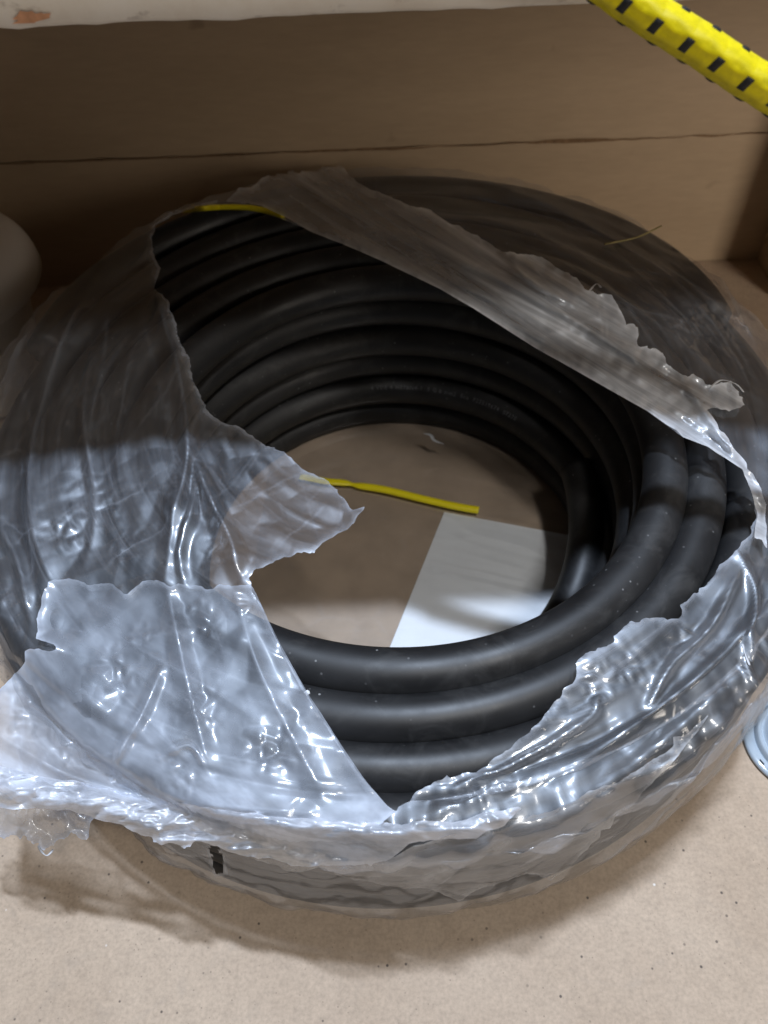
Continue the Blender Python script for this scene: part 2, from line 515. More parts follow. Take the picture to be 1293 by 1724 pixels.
# right hand upright of the shelf bay
tag(box('side_wall', (.3135, .515, .0005), (.335, WALL_Y - .001, .9), M_wall, None, .0015), 'dark brown upright panel at the right end of the back wall', kind='structure')

# shelf board above
sb = empty('shelf_board', (0, SHELF_Y, SHELF_Z), 'brown shelf board overhead with a chipped cream painted front edge', 'shelf')
box('board', (-1.5, SHELF_Y + .003, SHELF_Z + .0015), (1.5, WALL_Y - .002, SHELF_Z + .0185), M_under, sb, .0005)
# painted lipping with an uneven lower arris
n = 500
xs = np.linspace(-1.5, 1.5, n)
lowj = .0002 * fbm(xs * 30, xs * 0, 3) + .00025 * np.minimum(0, fbm(xs * 160, xs * 0 + 2, 4)) * 2
V, F = [], []
for k in range(n):
    z0 = SHELF_Z + lowj[k]
    V += [(xs[k], SHELF_Y + .003, z0 + .0006), (xs[k], SHELF_Y + .0012, z0), (xs[k], SHELF_Y, z0 + .0012), (xs[k], SHELF_Y, SHELF_Z + .019), (xs[k], SHELF_Y + .003, SHELF_Z + .020)]
for k in range(n - 1):
    for q in range(4):
        F.append((k * 5 + q, (k + 1) * 5 + q, (k + 1) * 5 + q + 1, k * 5 + q + 1))
me = bpy.data.meshes.new('painted_edge'); me.from_pydata(V, [], F); me.update()
link('painted_edge', me, M_edge, sb, True)
# orange mark on the edge
dz = at_depth(52, 36, 1) - EYE; q = EYE + dz * (SHELF_Y / dz[1])
pts = []
for a in np.linspace(0, 2 * PI, 26, endpoint=False):
    rr = 1 + .5 * math.sin(3 * a + 1) * .5 + .25 * random.uniform(-1, 1)
    pts.append((q[0] + .0055 * rr * math.cos(a) + .002 * math.sin(a), SHELF_Y - .0004, max(SHELF_Z + .0014, q[2] + .0022 * rr * math.sin(a) + .0009)))
me = bpy.data.meshes.new('orange_mark'); me.from_pydata(pts, [], [tuple(range(26))]); me.update()
link('orange_mark', me, M_stain, sb, False)

# ------------------------------------------------------------------ cable coil
CX, CY = .006, .288
RC = .01015
coil = empty('cable_coil', (CX, CY, 0), 'coil of thick black rubber cable lying on the floor inside torn plastic wrap', 'cable coil')
NTH = 200
TH = np.linspace(0, 2 * PI, NTH, endpoint=False)
row_off = [0, -.0015, .0045, .0005, .0035, .001]


def winding_path(k, i, th, seed):
    r = np.random.default_rng(seed)
    e = (i, i, .5 * i + 2.5, 5)[k]
    cy = .287 - .0018 * e + .004 * k
    R = .1195 + .0012 * e + .0215 * k + (row_off[i] if k == 0 else 0) - (.0014 * (5 - i) if k == 3 else 0)
    z = RC + .0002 + i * (.0203 - .0009 * k * (.5 - .5 * np.sin(th)) ** .7)
    rr = R + 0 * th; zz = z + 0 * th
    for m in (1, 2, 3, 4):
        rr = rr + (.0005 if k == 3 else .0009) / m ** .5 * r.uniform(-1, 1) * np.cos(m * th + r.uniform(0, 6))
        zz = zz + (.0007 if i else 0) / m ** .5 * r.uniform(-1, 1) * np.cos(m * th + r.uniform(0, 6))
    return np.stack([CX + .0004 * i - .0006 * k + rr * np.cos(th), cy + rr * np.sin(th), zz], -1)


for k in range(4):
    for i in range(6 if k < 3 else 0):
        tube('winding', winding_path(k, i, TH, 100 + k * 10 + i), RC, M_cable, coil, 26, True)
# loose cut end of the innermost turn
te = np.radians(np.linspace(15, -150, 100))
u = np.linspace(0, 1, 100)
R_e = .1065 + .003 * np.exp(-u * 8) - .004 * np.clip(u * 3, 0, 1)
z_e = .034 * np.exp(-((u) / .30) ** 1.5) + RC + .0005
pe = np.stack([CX + .0005 + R_e * np.cos(te), .286 + R_e * np.sin(te), z_e], -1)

# printed legend on the second winding of the far inner wall
def legend(text, k, i, seed, th0, phi0, size, adv):
    cu = bpy.data.curves.new('legend', 'FONT'); cu.body = text; cu.size = size; cu.space_character = adv
    cu.extrude = 0; cu.resolution_u = 2
    o = bpy.data.objects.new('legend', cu); S.collection.objects.link(o)
    dg = bpy.context.evaluated_depsgraph_get()
    me = bpy.data.meshes.new_from_object(o.evaluated_get(dg))
    bpy.data.objects.remove(o)
    co = np.array([v.co[:] for v in me.vertices])
    R = .119
    th = th0 - co[:, 0] / R
    d = 1e-4
    p = winding_path(k, i, th, seed)
    c = np.array([CX, .287, 0])
    inw = np.stack([-np.cos(th), -np.sin(th), 0 * th], -1)
    ph = phi0 + co[:, 1] / RC
    rr = RC + .00012
    q = p + inw * (rr * np.cos(ph))[:, None] + np.array([0, 0, 1.0]) * (rr * np.sin(ph))[:, None]
    me.vertices.foreach_set('co', q.astype(np.float32).ravel()); me.update()
    return link('printed_legend', me, M_print, coil, False)


legend("4 VDE 4 H07BN4-F  5 G 6 mm2  Eca  P22519674  07220", 0, 1, 101, math.radians(96), math.radians(38), .0036, 1.25)

# ------------------------------------------------------------------ film surface
OX, OY, ORAD = .003, .3035, .2170


def rho_out(th):
    dx, dy = OX - CX, OY - CY
    b = np.cos(th) * dx + np.sin(th) * dy
    return b + np.sqrt(b * b - dx * dx - dy * dy + ORAD ** 2)


def heights(th):
    s = .5 + .5 * np.sin(th)              # 0 front, 1 back
    return .1285 + .007 * s, .1125 + .0145 * s


NSE = 2.2
HUG = []
HUG3 = []
for k_ in (0, 1, 2, 3):
    w_ = winding_path(k_, 5, TH, (105, 115, 125, 135)[k_])
    HUG.append((np.arctan2(w_[:, 1] - CY, w_[:, 0] - CX), np.hypot(w_[:, 0] - CX, w_[:, 1] - CY), w_[:, 2]))

# outermost column: lower turns pushed out against the bag
for i in range(6):
    p = winding_path(3, i, TH, 130 + i)
    if i < 5:
        rc_ = rho_out(TH) - .0050 - RC + .0010 * np.sin(TH * 2 + i * 1.7) - (.003 if i == 4 else 0)
        p[:, 0] = CX + rc_ * np.cos(TH); p[:, 1] = CY + rc_ * np.sin(TH)
    HUG3.append((np.arctan2(p[:, 1] - CY, p[:, 0] - CX), np.hypot(p[:, 0] - CX, p[:, 1] - CY), p[:, 2]))
    tube('winding', p, RC, M_cable, coil, 26, True)
# outer crescent of turns at the back
tb = np.linspace(math.radians(22), math.radians(160), 90)
for i in range(5, 6):
    rc_ = rho_out(tb) - .0042 - RC - .012 * (1 - np.sin((tb - tb[0]) / (tb[-1] - tb[0]) * PI)) ** 3
    rc_ = rc_ + .0012 * np.sin(tb * 3 + i)
    p = np.stack([CX + rc_ * np.cos(tb), CY + rc_ * np.sin(tb), RC + .0002 + i * .0203 + .0006 * np.sin(tb * 4 + i)], -1)
    tube('winding', p, RC, M_cable, coil, 22)


def F(x, y):
    th = np.arctan2(y - CY, x - CX); rho = np.hypot(x - CX, y - CY)
    ro = rho_out(th); ra = ro - .020
    h, h2 = heights(th)
    top = h + (h2 - h) * np.clip((rho - .115) / (ra - .115), 0, 1)
    # free film sags where nothing carries it
    top = top - .012 * np.clip((.112 - rho) / .08, 0, 1) ** 1.3
    q = np.clip((rho - ra) / (ro - ra), 0, 1)
    base = np.where(rho < ra, top, h2 * np.maximum(1 - q ** NSE, 0) ** (1 / NSE))
    hug = 0 * base
    for pt, pr, pz in HUG:
        r_ = np.interp(th, pt, pr, period=2 * PI); z_ = np.interp(th, pt, pz, period=2 * PI)
        dr = rho - r_; RR = RC + .0022
        hug = np.maximum(hug, np.where(np.abs(dr) < RR, z_ + np.sqrt(np.maximum(RR ** 2 - dr ** 2, 0)), 0))
    return np.maximum(base, hug)


def drape(px, py, off, zmin=.002):
    px = np.asarray(px, float); py = np.asarray(py, float); off = np.broadcast_to(np.asarray(off, float), px.shape)
    d = FW + RT * ((px - PW / 2) / FPX)[..., None] - UP * ((py - PH / 2) / FPX)[..., None]
    t0 = (.19 - CAM_H) / d[..., 2]; t1 = (zmin - CAM_H) / d[..., 2]
    t1 = (np.minimum(zmin, .004) - CAM_H) / d[..., 2]
    res = t1.copy(); done = np.zeros(px.shape, bool); prev = None; pt = None
    for s in np.linspace(0, 1, 120):
        t = t0 + (t1 - t0) * s
        P = EYE + d * t[..., None]
        gz = P[..., 2] - np.maximum(F(P[..., 0], P[..., 1]) + off, zmin)
        if prev is not None:
            hit = (~done) & (gz <= 0)
            fr = np.clip(prev / np.maximum(prev - gz, 1e-9), 0, 1)
            res = np.where(hit, pt + (t - pt) * fr, res); done |= hit
        prev, pt = gz, t
    return EYE + d * res[..., None]


def jag(poly, seed, amp=.13, step=6.0, closed=True):
    """poly: list of (x,y[,a]); a scales the raggedness of the run that starts there"""
    r = np.random.default_rng(seed)
    out = []
    P = [(q[0], q[1], q[2] if len(q) > 2 else 1.0) for q in poly]
    m = len(P)
    for i in range(m if closed else m - 1):
        a, b = P[i], P[(i + 1) % m]
        seg = [np.array(a[:2], float), np.array(b[:2], float)]
        while np.linalg.norm(seg[1] - seg[0]) > step:
            new = []
            for s, e in zip(seg[:-1], seg[1:]):
                v = e - s; nrm = np.array([-v[1], v[0]])
                new += [s, (s + e) / 2 + nrm * r.standard_t(2.2) * amp * a[2] * .5 + v * r.normal(0, .05)]
            seg = new + [seg[-1]]
        out += seg[:-1]
    return np.array(out)


def inside(px, py, poly):
    res = np.zeros(px.shape, bool)
    x0, y0 = poly[:, 0], poly[:, 1]; x1, y1 = np.roll(x0, -1), np.roll(y0, -1)
    for a, b, c, d in zip(x0, y0, x1, y1):
        if b == d: continue
        cond = ((b > py) != (d > py)) & (px < (c - a) * (py - b) / (d - b) + a)
        res ^= cond
    return res


def nearest(px, py, poly):
    """distance to polygon outline and nearest point on it"""
    best = np.full(px.shape, 1e18); bx = px.copy(); by = py.copy()
    A = poly; B = np.roll(poly, -1, 0)
    for (a0, a1), (b0, b1) in zip(A, B):
        vx, vy = b0 - a0, b1 - a1; L = vx * vx + vy * vy + 1e-12
        t = np.clip(((px - a0) * vx + (py - a1) * vy) / L, 0, 1)
        qx, qy = a0 + t * vx, a1 + t * vy
        dd = (px - qx) ** 2 + (py - qy) ** 2
        m = dd < best
        best = np.where(m, dd, best); bx = np.where(m, qx, bx); by = np.where(m, qy, by)
    return np.sqrt(best), bx, by


def finish_film(name, V, Fq, edge, milk, flow, mat, parent):
    used = np.unique(Fq); mp = np.full(len(V), -1); mp[used] = np.arange(len(used))
    me = mesh_np(name, V[used], mp[Fq])
    for nm, arr in (('edge', edge), ('milk', milk)):
        at = me.attributes.new(nm, 'FLOAT', 'POINT'); at.data.foreach_set('value', arr[used].astype(np.float32))
    uvl = me.uv_layers.new(name='flow')
    li = np.empty(len(me.loops), np.int32); me.loops.foreach_get('vertex_index', li)
    uvl.data.foreach_set('uv', flow[used][li].astype(np.float32).ravel())
    return link(name, me, mat, parent)


def creases(gx, gy, seed, box_, n, wid=(14, 46), amp=.0012, ang=None):
    """straight tension creases: tent folds along random short lines; returns height and whitened line"""
    r = np.random.default_rng(seed)
    hgt = np.zeros(gx.shape); line = np.zeros(gx.shape)
    for _ in range(n):
        cx, cy = r.uniform(box_[0], box_[2]), r.uniform(box_[1], box_[3])
        a = r.uniform(0, PI) if ang is None else ang + r.normal(0, .22)
        L = r.uniform(30, 150) * (1.6 if ang is not None else 1); w = r.uniform(*wid); sg = r.choice([-1, 1, 1]) * r.uniform(.4, 1.2)
        u = (gx - cx) * math.cos(a) + (gy - cy) * math.sin(a)
        v = -(gx - cx) * math.sin(a) + (gy - cy) * math.cos(a)
        v = v + 6 * np.sin(u / L * 2 + cx)
        fall = np.clip(1 - np.abs(u) / L, 0, 1) ** .7
        wl = w * (.35 + .65 * fall)
        hgt += sg * amp * fall * np.clip(1 - np.abs(v) / wl, 0, 1) * w / 30
        line = np.maximum(line, fall * np.clip(1 - np.abs(v) / 3.0, 0, 1) * min(1, abs(sg)))
    return hgt, line


def folds(gx, gy, lines):
    """long hand placed folds: each (points, half width, height)"""
    h = np.zeros(gx.shape); ln = np.zeros(gx.shape)
    for pts, w, a in lines:
        pts = smooth_path(np.array([(x, y, 0) for x, y in pts], float), 8 * len(pts))[:, :2]
        best = np.full(gx.shape, 1e9); par = np.zeros(gx.shape)
        for q in range(len(pts) - 1):
            (a0, a1), (b0, b1) = pts[q], pts[q + 1]
            vx, vy = b0 - a0, b1 - a1; L2 = vx * vx + vy * vy
            t = np.clip(((gx - a0) * vx + (gy - a1) * vy) / L2, 0, 1)
            d = np.hypot(gx - a0 - t * vx, gy - a1 - t * vy)
            m = d < best; best = np.where(m, d, best); par = np.where(m, (q + t) / (len(pts) - 1), par)
        env = np.clip(np.sin(np.clip(par, .03, .97) * PI), 0, 1) ** .5
        h = np.maximum(h, a * env * np.clip(1 - best / w, 0, 1) ** 1.4)
        ln = np.maximum(ln, env * np.clip(1 - best / 4.5, 0, 1))
    return h, ln


LEFT_FOLDS = [([(236, 372), (262, 480), (300, 620), (318, 770), (300, 880), (284, 985)], 26, .0055), ([(322, 770), (352, 850), (392, 930), (414, 985)], 22, .0055), ([(318, 760), (330, 850), (310, 940), (316, 990)], 16, .0035),
              ([(200, 420), (130, 560), (70, 720), (60, 860), (85, 960)], 30, .003), ([(110, 480), (40, 600), (-10, 740)], 26, .0035), ([(160, 600), (150, 720), (165, 860), (150, 950)], 18, .002), ([(0, 880), (40, 960), (60, 1060)], 18, .003)]
RIGHT_FOLDS = [([(690, 1385), (850, 1330), (1010, 1260), (1150, 1160), (1290, 1030)], 20, .003), ([(760, 1330), (860, 1290), (985, 1215), (1000, 1180)], 14, .003), ([(1080, 1215), (1120, 1130), (1190, 1060), (1240, 960)], 16, .0035), ([(1230, 930), (1262, 1010), (1245, 1110), (1262, 1180)], 14, .003),
               ([(720, 1420), (860, 1395), (980, 1340), (1100, 1260), (1250, 1130)], 18, .0025), ([(830, 1460), (930, 1400), (1030, 1330)], 14, .0025), ([(960, 1450), (1050, 1370), (1150, 1270), (1240, 1180)], 14, .0025),
               ([(700, 300), (850, 330), (1000, 400), (1130, 490), (1250, 620)], 20, .0025), ([(950, 460), (1100, 560), (1200, 650)], 16, .002), ([(1060, 430), (1160, 500), (1290, 600)], 14, .002)]


def patches(gx, gy, pts):
    m = np.zeros(gx.shape)
    for x, y, r_ in pts:
        m = np.maximum(m, np.exp(-((gx - x) ** 2 + (gy - y) ** 2) / (2 * (r_ * .6) ** 2)))
    return m


wrap = empty('plastic_wrap', (CX, CY, 0), 'torn clear plastic wrap draped over the black cable coil', 'plastic wrap')

OPEN = [(262, 378, .5), (258, 420, 1), (266, 465, 1), (276, 500, 1), (291, 530, 1), (298, 560, 1), (318, 600, 1), (325, 640, 1), (338, 665, 1), (345, 690, .8),
        (360, 702, .8), (395, 715, .8), (425, 733, 1.2), (440, 745, 1), (478, 760, 1), (510, 790, 1), (545, 805, 1), (580, 840, 1), (618, 853, 1), (598, 880, 1), (560, 905, .8), (500, 930, .8), (455, 948, 1),
        (428, 958, 1), (418, 975, 1), (426, 1000, .2), (450, 1045, .1), (470, 1085, .1), (515, 1165, .1), (560, 1235, .1), (610, 1310, .1), (645, 1350, 1.2), (668, 1366, 1.3), (690, 1350, 1.3), (715, 1325, 1.1), (750, 1312, 1.1), (800, 1302, 1), (840, 1272, 1),
        (880, 1240, 1), (920, 1200, 1), (950, 1158, .8), (972, 1112, .8), (985, 1100, 1), (1035, 1080, 1.4), (1076, 1050, 1.6), (1088, 1040, 1.4), (1112, 1040, 1.4), (1145, 1018, 1.4), (1168, 998, 1.5), (1200, 972, 1.2),
        (1235, 932, 1.2), (1264, 900, .8), (1274, 870, .4), (1266, 832, .2), (1250, 790, .1), (1192, 752, .06), (1150, 736, .05), (1090, 692, .05), (1000, 641, .03), (900, 585, .03), (800, 521, .03),
        (740, 486, .03), (640, 438, .05), (580, 412, .05), (520, 388, .1), (480, 371, .3), (440, 353, .4), (380, 346, .5), (330, 350, .6), (290, 362, .8)]
openp = jag(OPEN, 3, .13)
slit = jag([(350, 1426), (369, 1423), (376, 1445), (380, 1468), (363, 1472), (357, 1450)], 4, .03, 4)

# --- main sheet: full ring, then the opening is cut out
NT_, NS1, NS2 = 1000, 150, 90
th = np.linspace(0, 2 * PI, NT_, endpoint=False)
ro = rho_out(th); ra = ro - .020; h, h2 = heights(th)
rho1 = .022 + (ra[:, None] - .022) * np.linspace(0, 1, NS1)[None] ** .9
ph = np.linspace(0, PI / 2, NS2 + 1)[1:]
rho2 = ra[:, None] + .020 * np.sin(ph)[None] ** (2 / NSE)
z2 = h2[:, None] * np.cos(ph)[None] ** (2 / NSE)
RHO = np.concatenate([rho1, rho2], 1)
X = CX + RHO * np.cos(th)[:, None]; Y = CY + RHO * np.sin(th)[:, None]
Z = F(X, Y); Z[:, NS1:] = np.maximum(z2, .0015)
# the bag cannot cut through the outer turns: push it out round each of them
RHO2 = np.hypot(X - CX, Y - CY)
for pt, pr, pz in HUG3:
    r_ = np.interp(th, pt, pr, period=2 * PI)[:, None]; z_ = np.interp(th, pt, pz, period=2 * PI)[:, None]
    dr, dzz = RHO2 - r_, Z - z_
    dd_ = np.hypot(dr, dzz); RR = RC + .0022
    m_ = (dd_ < RR) & (np.arange(NS1 + NS2) >= NS1)[None]
    k_ = np.where(m_, RR / np.maximum(dd_, 1e-5), 1)
    RHO2 = np.where(m_, r_ + dr * k_, RHO2); Z = np.where(m_, np.maximum(z_ + dzz * k_, .0015), Z)
X = CX + RHO2 * np.cos(th)[:, None]; Y = CY + RHO2 * np.sin(th)[:, None]
tuck = .005 * np.clip(1 - Z / .06, 0, 1) * np.clip(-np.sin(th), 0, 1)[:, None] * (np.arange(NS1 + NS2) >= NS1)[None]
X = X - tuck * np.cos(th)[:, None]; Y = Y - tuck * np.sin(th)[:, None]
NS = NS1 + NS2
P = np.stack([X, Y, Z], -1)
# normals by finite difference
dT = np.roll(P, -1, 0) - np.roll(P, 1, 0); dS = np.gradient(P, axis=1)
Nn = np.cross(dT, dS); Nn /= np.maximum(np.linalg.norm(Nn, axis=2), 1e-12)[..., None]
Nn = np.where((Nn[..., 2] < 0)[..., None] & (np.arange(NS) < NS1)[None, :, None], -Nn, Nn)
outw = np.stack([np.cos(th), np.sin(th), 0 * th], -1)[:, None]
flip = ((Nn * (outw + np.array([0, 0, .6]))).sum(2) < 0)
Nn = np.where(flip[..., None], -Nn, Nn)
slen = np.concatenate([np.zeros((NT_, 1)), np.cumsum(np.linalg.norm(np.diff(P, axis=1), axis=2), 1)], 1)
tang = th[:, None] * .17 + 0 * slen
# per-sector wrinkle fields
TW = .17
a_ = np.cos(th)[:, None]; b_ = np.sin(th)[:, None]
pull = .5 + .5 * np.clip(-b_ + .4 * a_, 0, 1)
long_folds = fbm(a_ * 2.2 + 20, slen * 48 + b_ * 2, 1, 2) * .0020 + ridged(a_ * 2.5 + b_ * 2 + 5, slen * 110, 6, 1) * .0005
small = fbm(X * 60, Y * 60 + Z * 30, 9, 2) * .0004
cr, cid = crumple((X + .3 * Z) * 55, (Y - .4 * Z) * 55, 3)
skirt = np.clip((slen - slen[:, NS1 - 1:NS1] + .01) / .03, 0, 1)
rad_folds = (fbm(th[:, None] * 14 + slen * 30, slen * 16, 21, 3) * .0028 + ridged(th[:, None] * 9 + slen * 40, slen * 9, 22, 2) * .0012) * skirt * (1 - .45 * np.clip(-b_, 0, 1))
cr_w = np.clip(.25 + .75 * np.clip(-b_ * .9 - a_ * .3, 0, 1), 0, 1)
off = .0030 + long_folds + small + cr * .0014 * cr_w + rad_folds
PX, PY = proj(P.reshape(-1, 3)); PX = PX.reshape(NT_, NS); PY = PY.reshape(NT_, NS)
up_ = (np.arange(NS)[None] < NS1 + 60)
hA, lA = creases(PX, PY, 71, (0, 760, 420, 1000), 4, (10, 30), .0005)
hB, lB = creases(PX, PY, 72, (20, 420, 400, 1000), 22, (20, 50), .0007, math.radians(98))
hC, lC = creases(PX, PY, 73, (700, 1050, 1290, 1400), 30, (10, 34), .0012, math.radians(-35))
hD, lD = creases(PX, PY, 74, (900, 350, 1290, 640), 22, (10, 30), .0009, math.radians(32))
hE, lE = creases(PX, PY, 75, (400, 700, 620, 960), 16, (8, 20), .0003)
pm = patches(PX, PY, [(170, 850, 55), (120, 905, 45), (20, 1030, 40), (365, 925, 26), (210, 930, 30), (700, 1240, 60), (900, 1180, 50), (1000, 1150, 40), (800, 1330, 60), (1060, 1130, 40), (1150, 1080, 40), (1160, 560, 50), (1230, 560, 40)])
cs, _ = crumple(PX / 24 + .4 * fbm(PX / 30, PY / 30, 77, 2), PY / 24, 13)
fL, lL = folds(PX, PY, LEFT_FOLDS); fR, lR = folds(PX, PY, RIGHT_FOLDS)
off = off + up_ * (fL + fR + hA + hB + hC + hD + hE + .0016 * (cs - .3) * pm)
line_ = up_ * np.maximum.reduce([lL * .9, lR * .7, lA, .8 * lB, lC * .8, lD, lE])
off = np.maximum(off, .0011)
floor_fade = np.clip(Z / .02, 0, 1)
off = off * (.35 + .65 * floor_fade)
PX, PY = proj((P + Nn * off[..., None]).reshape(-1, 3)); PX = PX.reshape(NT_, NS); PY = PY.reshape(NT_, NS)
topside = np.zeros((NT_, NS), bool); topside[:, :NS1 + 35] = True
front = (b_ < .1) & (np.arange(NS)[None] > NS1 - 40)
ins = inside(PX, PY, openp) & topside
ins2 = inside(PX, PY, slit) & front
dist, nx, ny = nearest(PX.ravel(), PY.ravel(), openp); dist = dist.reshape(NT_, NS); nx = nx.reshape(NT_, NS); ny = ny.reshape(NT_, NS)
dist2, _, _ = nearest(PX.ravel(), PY.ravel(), slit); dist2 = dist2.reshape(NT_, NS)
cut = ins | ins2
fi, fj = np.meshgrid(np.arange(NT_), np.arange(NS - 1), indexing='ij')
fi2 = (fi + 1) % NT_
keep = ~((cut[fi, fj].astype(int) + cut[fi2, fj] + cut[fi, fj + 1] + cut[fi2, fj + 1]) >= 3)
# drop the innermost membrane inside the hole entirely where not tongue
Vm = P + Nn * off[..., None]
# snap rim vertices on to the tear line
rim = np.zeros((NT_, NS), bool)
kk = keep
cnt = np.zeros((NT_, NS), int)
np.add.at(cnt, (fi[kk], fj[kk]), 1); np.add.at(cnt, (fi2[kk], fj[kk]), 1); np.add.at(cnt, (fi[kk], fj[kk] + 1), 1); np.add.at(cnt, (fi2[kk], fj[kk] + 1), 1)
rim = (cnt > 0) & (cnt < 4) & topside & (dist < 9)
Vs = drape(nx[rim], ny[rim], off[rim])
Vm[rim] = Vs
edge = np.maximum(np.exp(-dist / 5.0) * topside, np.exp(-dist2 / 4.0) * front) 
edge = edge * (.45 + .55 * np.clip(fbm(PX / 14, PY / 14, 31, 3) + .6, 0, 1))
milk = (1.0 - .5 * np.clip((b_ - .15) / .4, 0, 1) + 1.4 * (1 - .85 * skirt) * np.clip((-b_ - .22 * a_ + .0) / .5, 0, 1)) + skirt * (.2 + 2.0 * np.clip(rad_folds / .0022, -.1, 1.6)) + .5 * np.clip(long_folds / .0015, -1, 1.2) + 3.0 * pm * up_
edge = np.maximum(edge, .22 * line_)
flow = np.stack([tang, slen], -1)
idx = fi * NS + fj
Fq = np.stack([idx, fi2 * NS + fj, fi2 * NS + fj + 1, fi * NS + fj + 1], -1)[keep]
finish_film('main_sheet', Vm.reshape(-1, 3), Fq, edge.ravel(), milk.ravel(), flow.reshape(-1, 2), M_film, wrap)


def flap(name, poly, offf, mat, g=4.0, seed=1, amp=.12, milkf=None, ang=0.0, zmin=.002, edge_w=5.0, edge_gain=1.0, zslope=0.0, crs=None):
    pj = jag(poly, seed, amp, 5.0)
    x0, y0 = pj.min(0) - g; x1, y1 = pj.max(0) + g
    gx, gy = np.meshgrid(np.arange(x0, x1, g), np.arange(y0, y1, g), indexing='ij')
    nxg, nyg = gx.shape
    inn = inside(gx, gy, pj)
    I, J = np.meshgrid(np.arange(nxg - 1), np.arange(nyg - 1), indexing='ij')
    keep = (inn[I, J].astype(int) + inn[I + 1, J] + inn[I, J + 1] + inn[I + 1, J + 1]) >= 2
    cnt = np.zeros(gx.shape, int)
    for a, b in ((0, 0), (1, 0), (0, 1), (1, 1)):
        np.add.at(cnt, (I[keep] + a, J[keep] + b), 1)
    d, qx, qy = nearest(gx.ravel(), gy.ravel(), pj)
    d = d.reshape(gx.shape); qx = qx.reshape(gx.shape); qy = qy.reshape(gx.shape)
    rim = (cnt > 0) & (cnt < 4) & (d < g * 1.6)
    gx = np.where(rim, qx, gx); gy = np.where(rim, qy, gy)
    d = np.where(rim, 0, d)
    off = offf(gx, gy, d)
    if crs is not None:
        off = off + crs(gx, gy)[0]
    V = drape(gx, gy, off, zmin if zmin < .03 else zmin + (off - off.mean()) * 1.0 + zslope * (gy - 1250))
    ed = np.exp(-d / edge_w) * (.45 + .55 * np.clip(fbm(gx / 12, gy / 12, seed + 40, 3) + .6, 0, 1)) * edge_gain
    if crs is not None:
        ed = np.maximum(ed, crs(gx, gy)[1] * .28)
    mk = (np.ones(gx.shape) if milkf is None else milkf(gx, gy, d))
    c, s = math.cos(ang), math.sin(ang)
    fl = np.stack([(gx * c + gy * s) / 4600, (-gx * s + gy * c) / 4600], -1)
    idx = I * nyg + J
    Fq = np.stack([idx, idx + nyg, idx + nyg + 1, idx + 1], -1)[keep]
    return finish_film(name, V.reshape(-1, 3), Fq, ed.ravel(), mk.ravel(), fl.reshape(-1, 2), mat, wrap)


# doubled strip along the far right of the opening
STRIP = [(322, 350, .6), (350, 340, .8), (400, 318, .8), (440, 300, 1), (480, 276, .8), (520, 270, .6), (575, 280, .5), (600, 306, .5), (680, 342, .5), (760, 378, .5), (845, 425, .7), (905, 432, .8), (950, 458, 1), (1000, 492, 1.2), (1040, 512, 1.3), (1068, 545, 1.4),
         (1090, 582, 1.4), (1122, 612, 1.3), (1150, 632, 1.2), (1205, 648, 1.6), (1232, 640, 1.6), (1256, 682, 1.6), (1215, 690, 1.4), (1190, 690, 1), (1230, 745, .3), (1290, 850, .3), (1292, 930, .8), (1270, 905, .5), (1276, 868, .3), (1266, 830, .2), (1250, 790, .1), (1192, 752, .05),
         (1150, 736, .04), (1090, 692, .03), (1000, 641, .02), (900, 585, .02), (800, 521, .02), (740, 486, .02), (640, 438, .03), (580, 412, .04), (520, 388, .05), (480, 365, .2), (440, 346, .2), (380, 340, .3)]


def rot(gx, gy, a):
    c, s = math.cos(a), math.sin(a)
    return gx * c + gy * s, -gx * s + gy * c


STRIP_FOLDS = [([(500, 375), (620, 418), (780, 500), (960, 600), (1130, 700)], 14, .0025), ([(560, 300), (700, 400), (860, 480), (1000, 560), (1140, 660)], 20, .003), ([(700, 450), (820, 500), (960, 560)], 12, .002), ([(850, 430), (900, 480), (960, 510)], 14, .004), ([(1150, 640), (1190, 700), (1245, 780)], 16, .004)]
PANEL_FOLDS = [([(280, 990), (300, 1080), (320, 1170), (350, 1290)], 26, .004), ([(270, 1130), (240, 1200), (200, 1270), (180, 1340)], 16, .004), ([(395, 1000), (425, 1100), (470, 1200), (540, 1330)], 30, .003), ([(270, 1275), (320, 1255), (350, 1300)], 12, .003), ([(60, 1180), (120, 1250), (220, 1300)], 24, .004), ([(0, 1240), (130, 1310), (300, 1350), (520, 1370)], 22, .004)]


def crs_strip(gx, gy):
    a = creases(gx, gy, 84, (480, 300, 1200, 720), 46, (8, 26), .0009, math.radians(31))
    b = creases(gx, gy, 85, (900, 450, 1250, 720), 30, (8, 20), .0009)
    f = folds(gx, gy, STRIP_FOLDS)
    return a[0] + b[0] + f[0], np.maximum.reduce([a[1], b[1], f[1]])


def off_strip(gx, gy, d):
    u, v = rot(gx, gy, math.radians(31))
    o = .0052 + .0022 * fbm(u / 260, v / 42, 3, 3) + .0010 * ridged(u / 190 + 4, v / 22, 8, 2)
    rough_side = np.clip((-(v - 30) + 0) / 60, 0, 1)
    cr, ci = crumple(gx / 34, gy / 34, 5)
    o = o + .0014 * cr * np.clip((gx - 800) / 250, 0, 1) + .0016 * np.exp(-d / 14)
    return np.maximum(o, .0035)


flap('folded_strip', STRIP, off_strip, M_strip, 4.0, 12, .15, lambda gx, gy, d: .7 + 1.5 * np.clip((gx - 560) / 500, 0, 1) + .35 * np.clip(fbm(*[q / s for q, s in zip(rot(gx, gy, math.radians(31)), (200, 26))], 17, 3), -1, 1.4), math.radians(31), edge_w=7, edge_gain=1.2, crs=crs_strip)  # milk rises to the right: brighter light there put into the film

